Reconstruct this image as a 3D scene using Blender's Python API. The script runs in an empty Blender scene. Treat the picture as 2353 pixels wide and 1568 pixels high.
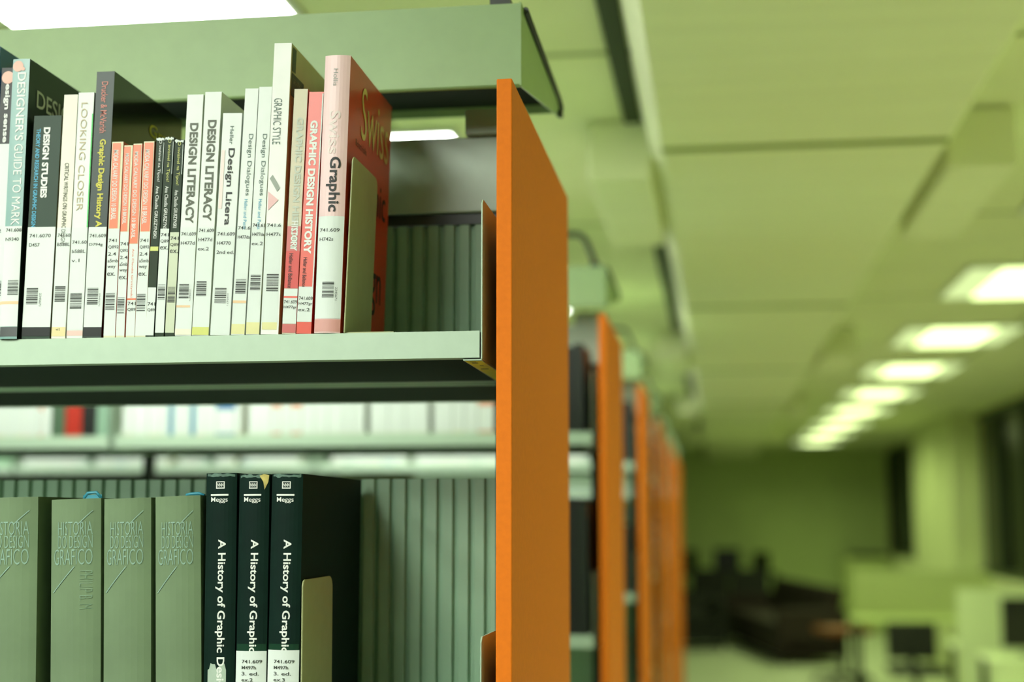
import bpy, bmesh, math, random
from mathutils import Vector, Matrix

# ------------------------------------------------------------------ camera, world, exposure
SC = bpy.context.scene
COL = SC.collection
W, H, F = 2353.0, 1568.0, 3268.0          # frame and focal length in pixels (a 50 mm lens on 35 mm film)
CAMZ = 1.65                               # eye height
VPX, VPY = 1650.0, 1190.0                 # where the aisle lines meet
dY = Vector(((VPX - W / 2) / F, -(VPY - H / 2) / F, -1.0)).normalized()
hor = Vector((1.0, 0.0, 0.0))
dZ = hor.cross(dY).normalized()
if dZ.y < 0: dZ = -dZ
dX = dY.cross(dZ).normalized()
RWC = Matrix((dX, dY, dZ)).transposed()   # world -> camera
RCW = RWC.transposed()
cam_data = bpy.data.cameras.new('camera')
cam = bpy.data.objects.new('camera', cam_data)
COL.objects.link(cam)
cam.matrix_world = Matrix.Translation((0, 0, CAMZ)) @ RCW.to_4x4()
cam_data.sensor_width = 36.0
cam_data.lens = 36.0 * F / W
cam_data.clip_start = 0.05
cam_data.clip_end = 100
cam_data.dof.use_dof = True
cam_data.dof.focus_distance = -(RWC @ Vector((-0.40, 1.36, 0.10))).z
cam_data.dof.aperture_fstop = 2.6
SC.camera = cam

world = bpy.data.worlds.new('world')
SC.world = world
world.use_nodes = True
world.node_tree.nodes['Background'].inputs[0].default_value = (0.02, 0.03, 0.02, 1)
world.node_tree.nodes['Background'].inputs[1].default_value = 0.05
SC.view_settings.view_transform = 'Standard'
SC.view_settings.look = 'None'
SC.view_settings.gamma = 1.0
SC.view_settings.exposure = 0.0
SC.view_settings.use_curve_mapping = False
LAMP_COLOR = (0.95, 1.0, 0.90)            # greenish fluorescent tubes
LAMP_POWER = 31.0
SC.cycles.max_bounces = 8
SC.cycles.diffuse_bounces = 5
SC.cycles.use_denoising = True
SC.cycles.sample_clamp_indirect = 6.0


def P(px, py, Y):
    """world point on the plane y = Y seen at pixel (px, py)"""
    d = RCW @ Vector(((px - W / 2) / F, -(py - H / 2) / F, -1.0))
    return Vector((d.x * Y / d.y, Y, CAMZ + d.z * Y / d.y))


# ------------------------------------------------------------------ materials
def lin(c):
    out = []
    for v in c:
        v = v / 255.0
        out.append(v / 12.92 if v <= 0.04045 else ((v + 0.055) / 1.055) ** 2.4)
    return out


MATS = {}
ALBEDO = 0.68                             # pigments of books and metalwork
ROOM_PAINT = {'yellow_reflection', 'olive_wall', 'pale_wall', 'duct_paint', 'duct_joint', 'pale_desk', 'pale_desk_screen', 'dark_wall'}


def mat(name, rgb, rough=0.5, var=0.06, scale=30.0, bump=0.0, metal=0.0, spec=0.5, emit=0.0, stretch=None, coat=0.0):
    if name in MATS: return MATS[name]
    m = bpy.data.materials.new(name)
    m.use_nodes = True
    nt = m.node_tree
    b = nt.nodes['Principled BSDF']
    r, g, bl = [v * (1.0 if name in ROOM_PAINT else ALBEDO) for v in lin(rgb)]
    b.inputs['Roughness'].default_value = rough
    b.inputs['Metallic'].default_value = metal
    b.inputs['Specular IOR Level'].default_value = spec
    b.inputs['Coat Weight'].default_value = coat
    tc = nt.nodes.new('ShaderNodeTexCoord')
    no = nt.nodes.new('ShaderNodeTexNoise')
    no.inputs['Scale'].default_value = scale
    no.inputs['Detail'].default_value = 4
    if stretch:
        mp = nt.nodes.new('ShaderNodeMapping')
        mp.inputs['Scale'].default_value = stretch
        nt.links.new(tc.outputs['Object'], mp.inputs['Vector'])
        nt.links.new(mp.outputs['Vector'], no.inputs['Vector'])
    else:
        nt.links.new(tc.outputs['Object'], no.inputs['Vector'])
    cr = nt.nodes.new('ShaderNodeValToRGB')
    cr.color_ramp.elements[0].position = 0.3
    cr.color_ramp.elements[1].position = 0.7
    lo, hi = 1 - var, 1 + var
    cr.color_ramp.elements[0].color = (r * lo, g * lo, bl * lo, 1)
    cr.color_ramp.elements[1].color = (min(r * hi, 1), min(g * hi, 1), min(bl * hi, 1), 1)
    nt.links.new(no.outputs['Fac'], cr.inputs['Fac'])
    nt.links.new(cr.outputs['Color'], b.inputs['Base Color'])
    if bump:
        bp = nt.nodes.new('ShaderNodeBump')
        bp.inputs['Strength'].default_value = bump
        bp.inputs['Distance'].default_value = 0.002
        nt.links.new(no.outputs['Fac'], bp.inputs['Height'])
        nt.links.new(bp.outputs['Normal'], b.inputs['Normal'])
    if emit:
        b.inputs['Emission Color'].default_value = (r, g, bl, 1)
        b.inputs['Emission Strength'].default_value = emit
    MATS[name] = m
    return m


def lamp_mat(name, color, strength):
    if name in MATS: return MATS[name]
    m = bpy.data.materials.new(name)
    m.use_nodes = True
    nt = m.node_tree
    for n in list(nt.nodes): nt.nodes.remove(n)
    o = nt.nodes.new('ShaderNodeOutputMaterial')
    e = nt.nodes.new('ShaderNodeEmission')
    e.inputs[0].default_value = (*color, 1)
    e.inputs[1].default_value = strength
    nt.links.new(e.outputs[0], o.inputs[0])
    MATS[name] = m
    return m


def grid_mat(name, rgb, joint, sx, sy, ox=0.0, oy=0.0, width=0.006, rough=0.8, spec=0.3, var=0.05):
    """painted panels with joints on a sx x sy grid, in world metres"""
    m = bpy.data.materials.new(name)
    m.use_nodes = True
    nt = m.node_tree
    b = nt.nodes['Principled BSDF']
    b.inputs['Roughness'].default_value = rough
    b.inputs['Specular IOR Level'].default_value = spec
    tc = nt.nodes.new('ShaderNodeTexCoord')
    sp = nt.nodes.new('ShaderNodeSeparateXYZ')
    nt.links.new(tc.outputs['Object'], sp.inputs[0])
    masks = []
    for ax, s, off in (('X', sx, ox), ('Y', sy, oy)):
        a = nt.nodes.new('ShaderNodeMath'); a.operation = 'ADD'; a.inputs[1].default_value = 1000 * s - off + width / 2
        nt.links.new(sp.outputs[ax], a.inputs[0])
        mo = nt.nodes.new('ShaderNodeMath'); mo.operation = 'MODULO'; mo.inputs[1].default_value = s
        nt.links.new(a.outputs[0], mo.inputs[0])
        lt = nt.nodes.new('ShaderNodeMath'); lt.operation = 'LESS_THAN'; lt.inputs[1].default_value = width
        nt.links.new(mo.outputs[0], lt.inputs[0])
        masks.append(lt)
    mx = nt.nodes.new('ShaderNodeMath'); mx.operation = 'MAXIMUM'
    nt.links.new(masks[0].outputs[0], mx.inputs[0]); nt.links.new(masks[1].outputs[0], mx.inputs[1])
    no = nt.nodes.new('ShaderNodeTexNoise'); no.inputs['Scale'].default_value = 3.0; no.inputs['Detail'].default_value = 5
    nt.links.new(tc.outputs['Object'], no.inputs['Vector'])
    cr = nt.nodes.new('ShaderNodeValToRGB')
    c = lin(rgb)
    cr.color_ramp.elements[0].position = 0.3; cr.color_ramp.elements[1].position = 0.7
    cr.color_ramp.elements[0].color = (*[v * (1 - var) for v in c], 1)
    cr.color_ramp.elements[1].color = (*[v * (1 + var) for v in c], 1)
    nt.links.new(no.outputs['Fac'], cr.inputs['Fac'])
    mix = nt.nodes.new('ShaderNodeMix'); mix.data_type = 'RGBA'
    nt.links.new(mx.outputs[0], mix.inputs['Factor'])
    nt.links.new(cr.outputs['Color'], mix.inputs['A'])
    mix.inputs['B'].default_value = (*lin(joint), 1)
    nt.links.new(mix.outputs['Result'], b.inputs['Base Color'])
    return m


M_METAL = mat('mint_metal', (190, 214, 188), 0.38, 0.03, 60, spec=0.5)
M_HOOD_SHADE = mat('hood_metal_shaded', (158, 188, 128), 0.5, 0.03, 40)  # shelf metal again, darkened and greened to paint in the hood's shade
M_RIB = mat('ribbed_metal', (162, 202, 166), 0.5, 0.05, 20)
M_ORANGE = mat('orange_laminate', (248, 130, 20), 0.7, 0.04, 150, bump=0.05, spec=.2)
M_DARK = mat('dark_metal', (40, 48, 38), 0.45)
M_UNDERSHADE = mat('underside_shade', (14, 22, 12), .6, .1, 20, spec=.12)  # near-black standing in for deep shade below hood and shelves
M_BEIGE = mat('bookend_paint', (176, 182, 130), 0.5, 0.04, 60)
M_YELLOW = mat('yellow_reflection', (250, 248, 30), 0.5, 0.05, 50)
M_PAPER = mat('label_paper', (228, 238, 230), 0.55, 0.015, 25)
M_PAGES = mat('page_block', (225, 222, 195), 0.8, 0.06, 1.0, stretch=(900, 40, 2))
M_INK = mat('black_ink', (24, 28, 24), 0.6, 0.05)
M_BAR = mat('bar_code_ink', (50, 58, 48), 0.6, 0.1)
M_WHITE = mat('white_ink', (240, 244, 236), 0.5, 0.02)


# ------------------------------------------------------------------ mesh helpers
class MB:
    """collects shapes for ONE mesh"""
    def __init__(self):
        self.bm = bmesh.new()

    def box(self, x0, y0, z0, x1, y1, z1, mi=0):
        v = [self.bm.verts.new(p) for p in ((x0, y0, z0), (x1, y0, z0), (x1, y1, z0), (x0, y1, z0),
                                            (x0, y0, z1), (x1, y0, z1), (x1, y1, z1), (x0, y1, z1))]
        for q in ((3, 2, 1, 0), (4, 5, 6, 7), (0, 1, 5, 4), (1, 2, 6, 5), (2, 3, 7, 6), (3, 0, 4, 7)):
            f = self.bm.faces.new([v[i] for i in q]); f.material_index = mi
        return v

    def quad(self, pts, mi=0):
        f = self.bm.faces.new([self.bm.verts.new(p) for p in pts]); f.material_index = mi
        return f

    def prism(self, pts, axis, a, b, mi=0, side_mi=None):
        """extrude a closed 2D outline along axis from a to b"""
        def mk(p, t):
            if axis == 'x': return (t, p[0], p[1])
            if axis == 'y': return (p[0], t, p[1])
            return (p[0], p[1], t)
        A = [self.bm.verts.new(mk(p, a)) for p in pts]
        B = [self.bm.verts.new(mk(p, b)) for p in pts]
        n = len(pts)
        for i in range(n):
            f = self.bm.faces.new((A[i], A[(i + 1) % n], B[(i + 1) % n], B[i]))
            f.material_index = side_mi[i] if side_mi else mi
        f1 = self.bm.faces.new(list(reversed(A))); f2 = self.bm.faces.new(B)
        f1.material_index = f2.material_index = mi
        return A, B

    def tube(self, path, r, seg=10, mi=0):
        rings = []
        n = len(path)
        for i, p in enumerate(path):
            p = Vector(p)
            t = (Vector(path[min(i + 1, n - 1)]) - Vector(path[max(i - 1, 0)])).normalized()
            up = Vector((0, 0, 1)) if abs(t.z) < 0.9 else Vector((1, 0, 0))
            s = t.cross(up).normalized(); u = s.cross(t)
            rr = r[i] if isinstance(r, (list, tuple)) else r
            rings.append([self.bm.verts.new(p + rr * (math.cos(k * 2 * math.pi / seg) * s + math.sin(k * 2 * math.pi / seg) * u)) for k in range(seg)])
        for a, b in zip(rings, rings[1:]):
            for k in range(seg):
                f = self.bm.faces.new((a[k], a[(k + 1) % seg], b[(k + 1) % seg], b[k])); f.material_index = mi; f.smooth = True
        for rg in (rings[0], rings[-1]):
            self.bm.faces.new(rg).material_index = mi
        return self

    def build(self, name, mats, parent=None, bevel=0.0, seg=2, smooth=False):
        bm = self.bm
        bmesh.ops.recalc_face_normals(bm, faces=bm.faces)
        if bevel:
            ed = [e for e in bm.edges if len(e.link_faces) == 2 and e.calc_face_angle(0) > 0.6]
            bmesh.ops.bevel(bm, geom=ed, offset=bevel, segments=seg, affect='EDGES', profile=0.5)
        me = bpy.data.meshes.new(name)
        bm.to_mesh(me); bm.free()
        if not isinstance(mats, (list, tuple)): mats = [mats]
        for m in mats: me.materials.append(m)
        if smooth:
            for p in me.polygons: p.use_smooth = True
        o = bpy.data.objects.new(name, me)
        COL.objects.link(o)
        if parent is not None: o.parent = parent
        return o


def tag(o, label=None, cat=None, group=None, kind=None):
    if label: o['label'] = label
    if cat: o['category'] = cat
    if group: o['group'] = group
    if kind: o['kind'] = kind
    return o


def thing(name, label, cat, loc=(0, 0, 0), rot=(0, 0, 0), group=None):
    o = bpy.data.objects.new(name, None)
    COL.objects.link(o)
    o.empty_display_size = 0.05
    o.location = loc
    o.rotation_euler = rot
    return tag(o, label, cat, group)


def copy_thing(o, loc, rot=None, label=None, group=None):
    c = o.copy(); COL.objects.link(c); c.location = loc
    if rot is not None: c.rotation_euler = rot
    if label: c['label'] = label
    if group: c['group'] = group
    for ch in list(o.children):
        d = ch.copy(); COL.objects.link(d); d.parent = c
        for g in list(ch.children):
            e = g.copy(); COL.objects.link(e); e.parent = d
    return c


def text_shape(body, bold=0.0):
    """outline letters as unit-box triangles: list of (u, v), faces"""
    cu = bpy.data.curves.new('lettering', 'FONT')
    cu.body = body; cu.resolution_u = 3; cu.offset = bold; cu.fill_mode = 'FRONT'
    ob = bpy.data.objects.new('lettering', cu)
    COL.objects.link(ob)
    dg = bpy.context.evaluated_depsgraph_get(); dg.update()
    me = bpy.data.meshes.new_from_object(ob.evaluated_get(dg))
    vs = [(v.co.x, v.co.y) for v in me.vertices]
    fs = [tuple(p.vertices) for p in me.polygons]
    bpy.data.objects.remove(ob); bpy.data.curves.remove(cu); bpy.data.meshes.remove(me)
    if not vs: return [], []
    x0 = min(v[0] for v in vs); x1 = max(v[0] for v in vs)
    y0 = min(v[1] for v in vs); y1 = max(v[1] for v in vs)
    return [((x - x0) / (x1 - x0 + 1e-9), (y - y0) / (y1 - y0 + 1e-9)) for x, y in vs], fs


TXT = {}


def text_mesh(name, body, fn, m, parent, bold=0.0):
    """fn maps unit-box (u along the line, v up) to local coordinates"""
    k = (body, bold)
    if k not in TXT: TXT[k] = text_shape(body, bold)
    vs, fs = TXT[k]
    me = bpy.data.meshes.new(name)
    me.from_pydata([fn(u, v) for u, v in vs], [], fs)
    me.materials.append(m)
    o = bpy.data.objects.new(name, me)
    COL.objects.link(o)
    o.parent = parent
    return o


# ------------------------------------------------------------------ room
FAR, RIGHT, LEFT, BACK, CEIL = 22.3, 2.5, -6.0, -4.0, 2.70
M_CEIL = grid_mat('ceiling_paint', (222, 226, 182), (150, 160, 110), 1.25, 1.9, -0.86, 3.13, 0.03)
M_FLOOR = grid_mat('vinyl_floor', (216, 222, 200), (176, 186, 156), 0.6, 0.6, 0, 0, 0.004, rough=0.3, spec=0.5)
M_WALL = mat('olive_wall', (188, 204, 140), 0.8, 0.04, 2.0)
M_PALEWALL = mat('pale_wall', (204, 212, 160), 0.8, 0.04, 2.0)


def struct(name, mb, m, label, **k):
    o = mb.build(name, m, **k)
    return tag(o, label, None, None, 'structure')


b = MB(); b.box(LEFT, BACK, -0.1, RIGHT + .2, FAR + .2, 0); tag(struct('floor', b, M_FLOOR, 'pale green glossy vinyl floor'), cat='floor')
b = MB(); b.box(LEFT, BACK, 0.0, .1, 13.5, .006); tag(struct('floor', b, mat('bounce_cut_carpet', (22, 26, 20), .95, .2, 200, bump=.4), 'added dark carpet, unseen, cutting bounce light under the bookcase rows'), cat='carpet')  # unseen dark floor area added to cut light bouncing up onto the shelves
b = MB(); b.box(LEFT, BACK, CEIL, RIGHT + .2, FAR + .2, CEIL + .15); tag(struct('ceiling', b, M_CEIL, 'yellow-green panelled ceiling'), cat='ceiling')
b = MB(); b.box(LEFT - .2, BACK, 0, LEFT, FAR + .2, CEIL); tag(struct('wall_left', b, mat('dark_wall', (52, 58, 44), .8), 'dark wall at the far end of the bookcase rows'), cat='wall')
b = MB(); b.box(LEFT, BACK - .2, 0, RIGHT + .2, BACK, CEIL); tag(struct('wall_front', b, mat('dark_wall', (52, 58, 44), .8), 'dark wall behind the viewer'), cat='wall')
b = MB(); b.box(LEFT, FAR, 0, RIGHT, FAR + .2, CEIL); tag(struct('wall_back', b, M_WALL, 'olive green wall closing the far end of the room'), cat='wall')
# right wall with two dark night windows either side of the pier
SILL, HEAD = 1.10, 2.66
b = MB()
b.box(RIGHT, BACK, 0, RIGHT + .2, FAR, SILL)
b.box(RIGHT, BACK, HEAD, RIGHT + .2, FAR, CEIL)
for y0, y1 in ((BACK, 4.0), (14.6, 17.5), (22.1, FAR)):
    b.box(RIGHT, y0, SILL, RIGHT + .2, y1, HEAD)
b.box(2.3, 14.65, 0, RIGHT, 17.5, CEIL)
tag(struct('wall_right', b, M_PALEWALL, 'pale window wall with a projecting pier'), cat='wall')
M_GLASS = mat('night_glass', (14, 22, 10), 0.25, 0.05, 2, spec=0.15)
M_FRAME = mat('dark_window_frame', (58, 72, 36), 0.5)
for n, (y0, y1, step) in enumerate(((4.0, 14.6, 1.2), (17.5, 22.1, 1.15))):
    root = thing('window_%d' % (n + 1), ('tall dark night window left of the pale pier', 'tall dark night window right of the pale pier')[1 - n], 'window', (RIGHT, y0, SILL))
    root['kind'] = 'structure'
    g = MB(); g.box(.09, 0, 0, .10, y1 - y0, HEAD - SILL); g.build('pane', M_GLASS, root)
    fr = MB()
    fr.box(.04, 0, 0, .12, y1 - y0, .06); fr.box(.04, 0, HEAD - SILL - .06, .12, y1 - y0, HEAD - SILL)
    t = 0.0
    while t < y1 - y0:
        fr.box(.03, t, .06, .12, t + .07, HEAD - SILL - .06); t += step
    fr.build('window_frame', M_FRAME, root)
b = MB(); b.box(LEFT, FAR - .02, 0, RIGHT, FAR, .1); tag(struct('baseboard_back', b, M_FRAME, 'dark skirting along the far wall'), cat='skirting')
b = MB(); b.box(RIGHT - .02, BACK, SILL - .03, RIGHT + .0, 14.6, SILL); tag(struct('trim_1', b, M_PALEWALL, 'pale window sill'), cat='sill')

# broad duct under the ceiling, running down the aisle
DB = 2.55
M_DUCT = mat('duct_paint', (226, 230, 186), 0.7, 0.03, 1.2, stretch=(1, 14, 1))
duct = thing('air_duct', 'broad pale green boxed duct running below the ceiling along the aisle', 'duct', (0.22, 0, DB))
b = MB(); b.prism([(-.38, .05), (-.34, 0), (.34, 0), (.38, .05), (.38, .145), (-.38, .145)], 'y', BACK + .02, FAR - .01)
b.build('casing', M_DUCT, duct)
for y in (-1.9, 0.7, 3.42, 6.1, 8.8, 11.5, 14.2, 16.9):
    b = MB(); b.box(-.342, y, -.006, .342, y + .03, .002); b.build('joint_strip', mat('duct_joint', (138, 152, 80), .7), duct)
for y in (3.68, 8.0, 12.3, 16.6):
    for x0, x1 in ((-.545, -.38), (.38, .55)):
        b = MB(); b.box(x0, y, -.012, x1, y + .95, .145); b.build('branch_box', M_DUCT, duct, bevel=.006)
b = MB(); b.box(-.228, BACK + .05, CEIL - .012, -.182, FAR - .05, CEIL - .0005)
tag(struct('trim_2', b, mat('shadow_gap_paint', (52, 70, 30), .7), 'dark narrow strip painting the shadow gap beside the duct'), cat='trim')  # dark strip stands in for the shadow gap along the duct


# ------------------------------------------------------------------ ceiling lamps
def make_lamp(label, group, wx, wy, loc, tube=None):
    r = thing('ceiling_lamp', label, 'lamp', loc, (0, 0, 0), group)
    b = MB()
    for x0, y0, x1, y1 in ((-wx / 2, -wy / 2, wx / 2, -wy / 2 + .018), (-wx / 2, wy / 2 - .018, wx / 2, wy / 2), (-wx / 2, -wy / 2, -wx / 2 + .018, wy / 2), (wx / 2 - .018, -wy / 2, wx / 2, wy / 2)):
        b.box(x0, y0, -.014, x1, y1, 0)
    b.box(-wx / 2, -wy / 2, -.006, wx / 2, wy / 2, 0)
    b.build('housing', mat('lamp_housing', (238, 242, 225), .4), r)
    col, lens, strip, watts = tube or (LAMP_COLOR, LAMP_POWER * .5, LAMP_POWER, 0)
    key = 'window_' if tube else ''
    b = MB()
    k = wx / 2 - .019
    b.box(-k, -wy / 2 + .019, -.016, k, wy / 2 - .019, -.007)
    b.build('lens', lamp_mat(key + 'lamp_lens', col, lens), r)
    b = MB()
    k = wx * .27
    b.prism([(-k, -.0162), (-k * .9, -.021), (k * .9, -.021), (k, -.0162)], 'y', -wy / 2 + .03, wy / 2 - .03)
    b.build('tube_cover', lamp_mat(key + 'lamp_tube_cover', col, strip), r)
    if watts:
        d = bpy.data.lights.new('tube_light', 'AREA')
        d.shape = 'RECTANGLE'; d.size = wx * .9; d.size_y = wy * .9; d.energy = watts; d.color = col; d.spread = math.radians(155)
        o = bpy.data.objects.new('tube_light', d); COL.objects.link(o); o.parent = r; o.location = (0, 0, -.03)
    return r


lz = CEIL - .0005
GA = 'lamps over the bookcase rows'
lamp0 = make_lamp('large lit ceiling lamp above the top left corner of the nearest bookcase', GA, .64, .95, (-1.157, 2.34, lz))
copy_thing(lamp0, (-1.005, 4.17, lz), label='lit ceiling lamp glimpsed through the slot under the hood of the nearest bookcase', group=GA)
for x, y in ((-1.0, 0.0), (-1.0, -1.1), (-1.0, -2.2), (-1.8, 0.0), (-1.8, -1.1), (-2.9, .0), (-2.9, 2.62), (-2.9, 4.3), (-1.03, 6.6), (-1.03, 8.9), (-1.03, 11.2), (-2.9, 6.6), (-2.9, 8.9)):  # several near the camera are added to brighten the spines
    copy_thing(lamp0, (x, y, lz), label='unseen ceiling lamp over the bookcase aisles, some added to light the spines', group=GA)
GB = 'row of lamps along the window side'
lamp1 = make_lamp('large white ceiling lamp cut by the right edge of the photo', GB, .66, .86, (1.38, 6.5, lz), ((0.80, 1.0, 0.42), 1.0, 3.2, 15.0))
ords = ['second', 'third', 'fourth', 'fifth', 'sixth', 'seventh', 'eighth']
for k in range(-2, 8):
    if k == 0: continue
    lb = '%s lamp from the front in the receding row by the windows' % ords[k - 1] if k > 0 else 'window-side ceiling lamp outside the view'
    if 6.5 + 1.93 * k < FAR - .6:
        copy_thing(lamp1, (1.37, 6.5 + 1.93 * k, lz), label=lb, group=GB)

# ------------------------------------------------------------------ bookcases
Y0 = 1.36                     # front of the nearest bookcase
DEPTH = 0.536
LEVELS = [.1815, -.245, -.672, -1.099, -1.525]     # shelf tops above the eye
PITCH = 1.665
SEC = 1.085                   # width of one bookcase section


def shelf_part(parent, x0, x1, zt, front, loaded_label=False):
    """one shelf tray, local: y from 0 (front lip) inwards; front False mirrors it to the rear face"""
    def yy(y): return y if front else DEPTH - y
    b = MB()
    t = .0012
    prof = [(0.0, zt), (.254, zt), (.254, zt - .0265), (.238, zt - .0265), (.238, zt - .0253), (.2528, zt - .0253), (.2528, zt - t),
            (t, zt - t), (t, zt - .0253), (.017, zt - .0253), (.017, zt - .0265), (0, zt - .0265)]
    b.prism([(yy(p[0]), p[1]) for p in prof], 'x', x0 + .002, x1 - .002)
    s = b.build('shelf', M_METAL, parent, bevel=0)
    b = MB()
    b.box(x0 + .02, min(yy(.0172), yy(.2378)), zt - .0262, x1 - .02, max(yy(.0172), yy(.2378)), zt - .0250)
    b.build('underside_shade_sheet', M_UNDERSHADE, s)  # thin dark sheet painting the shade under the shelf
    for side, xb in ((0, x0), (1, x1)):
        b = MB()
        sg = 1 if side == 0 else -1
        pts = [(0, zt - .0275), (.255, zt - .0275), (.255, zt + .115), (.245, zt + .130), (.006, zt + .132), (0, zt + .127)]
        b.prism([(yy(p[0]), p[1]) for p in pts], 'x', xb - .0006 * sg, xb + .0006 * sg)
        b.box(min(xb, xb + sg * .0185), min(yy(.002), yy(.255)), zt - .0290, max(xb, xb + sg * .0185), max(yy(.002), yy(.255)), zt - .0276)
        br = b.build('end_bracket', M_METAL, s)
    return s


def make_bookcase(label, dx, y, sections, panel_top=.4348, levels=LEVELS, rear=True):
    r = thing('bookcase', label, 'bookcase', (dx, y, CAMZ), (0, 0, 0), 'orange-ended bookcases in a row')
    xs = -.2256
    # end panel
    b = MB(); b.box(-.2112, 0, -CAMZ + .0065, -.1955, DEPTH, panel_top)
    o = b.build('end_panel', M_ORANGE, r, bevel=.0012)
    o['label'] = 'flat orange laminate end panel'
    # centre frame: posts, top channel, ribbed back sheets
    for k in range(sections + 1):
        x = xs - .008 - k * SEC
        b = MB(); b.box(x - .018, .2575, -CAMZ, x + .006, .2785, .445); b.build('post', M_DARK, r)  # coloured dark for the shade in the gap between sections
    x0, x1 = xs - sections * SEC, xs - .001
    b = MB(); b.box(x0, .250, .355, x1, .286, .4454); b.build('top_channel', M_METAL, r, bevel=.002)
    b = MB(); b.box(xs - .06, .240, .4458, xs + .012, .296, .4756); b.build('connector', M_METAL, r, bevel=.0015)
    b = MB(); b.box(x0, .256, .3425, x1, .280, .3548); b.build('dark_gap_strip', M_DARK, r)  # dark strip filling the gap between channel and ribbed sheet
    for z0, z1 in ((.186, .342), (-.240, .0446), (-.665, -.38)):
        b = MB()
        front, back = [], []
        x = x0 + .01
        w = .0185
        while x < x1 - w - .012:
            front += [(x, .2585), (x + w * .62, .2585), (x + w * .70, .2655), (x + w * .92, .2655)]
            x += w
        front.append((x, .2585))
        back = [(p[0], p[1] + .0015) for p in reversed(front)]
        b.prism(front + back, 'z', z0, z1)
        b.build('ribbed_back', M_RIB, r)
    # hood over the top
    b = MB()
    t = .0015
    hx0, hx1 = x0, -.2065
    b.prism([(.14, .4708), (.14 + t, .4708), (.14 + t, .5648 - t), (.520, .5648 - t), (.523, .550), (.5245, .550), (.5245, .5648), (.14, .5648)], 'x', hx0, hx1 - .001)
    b.tube([(hx0, .1415, .4712), (hx1 - .001, .1415, .4712)], .0022, 8)
    b.build('hood', M_HOOD_SHADE, r)
    b = MB(); b.box(hx0, .1420, .5615, hx1 - .002, .5225, .5632); b.build('hood_shade_sheet', M_UNDERSHADE, r)  # dark sheet painting the shade inside the hood
    b = MB(); b.prism([(.141, .4700), (.495, .539), (.524, .543), (.530, .549), (.530, .560), (.524, .5658), (.139, .5658), (.139, .471)], 'x', hx1 - .001, hx1 + .001)
    b.build('hood_end', M_HOOD_SHADE, r)
    b = MB(); b.tube([(hx1 + .003, .16, .5635), (hx1 + .003, .50, .5635), (hx1 + .003, .520, .561), (hx1 + .003, .528, .555), (hx1 + .003, .527, .547), (hx1 + .003, .50, .5425)], .004, 8); b.build('hood_rim', M_DARK, r)
    # bent sign bracket on top of the hood end
    b = MB(); b.box(hx1 - .035, .146, .5650, hx1 - .012, .185, .574)
    b.tube([(hx1 - .024, .165, .572), (hx1 - .030, .165, .590), (hx1 - .044, .165, .625), (hx1 - .052, .165, .638), (hx1 - .066, .165, .644), (hx1 - .62, .165, .646), (hx1 - .635, .165, .638), (hx1 - .645, .165, .622), (hx1 - .65, .165, .5655)], .007, 10)
    b.build('sign_bracket', M_DARK, r)
    for k in range(sections):
        a, c = xs - SEC * (k + 1) + .012, xs - SEC * k
        for zt in levels:
            for fr in ((True, False) if rear else (True,)):
                shelf_part(r, a, c, zt, fr)
    b = MB(); b.box(x0, .02, -CAMZ, x1, DEPTH - .02, -CAMZ + .10); b.build('plinth', M_METAL, r)
    return r


case_labels = ['sharp nearest bookcase holding the books, with tall orange end panel', 'blurred second bookcase with narrow orange end just right of the nearest one',
               'third bookcase back, blurred orange end beside the receding cluster', 'fourth bookcase back, in the receding cluster of orange ends',
               'fifth bookcase back, in the receding cluster of orange ends', 'sixth bookcase back, in the receding cluster of orange ends',
               'seventh and farthest bookcase, at the right edge of the orange cluster']
case_dx = [0, -.036, -.045, -.058, -.070, -.085, -.100]
case_y = [Y0 + PITCH * k for k in range(7)]
for k in range(7):
    make_bookcase(case_labels[k], case_dx[k], case_y[k], (2, 2, 3, 1, 1, 1, 1)[k], levels=LEVELS if k < 3 else LEVELS[:3], rear=k < 3)
first_case = bpy.data.objects['bookcase']
# yellow strip painting the orange panel's reflection under the first shelf's bracket flange
sh = [c for c in first_case.children if c.name.startswith('shelf')][0]
b = MB(); zz = LEVELS[0] - .0292
b.quad([(-.2430, .006, zz), (-.2262, .006, zz), (-.2262, .235, zz), (-.2430, .235, zz)], 0)
for ya, yb, xa, xb in ((.010, .013, -.239, -.233), (.018, .024, -.2385, -.2325), (.045, .048, -.235, -.231), (.075, .080, -.239, -.231)):
    b.quad([(xa, ya, zz - .0003), (xb, ya, zz - .0003), (xb, yb, zz - .0003), (xa, yb, zz - .0003)], 1)
o = b.build('reflection_strip', [M_YELLOW, M_INK], sh); o['label'] = 'yellow reflected glow painted on the flange, with black marks'


# ------------------------------------------------------------------ books
def spine_y(u, bulge):
    return -bulge * (1 - (2 * u - 1) ** 2)


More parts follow.
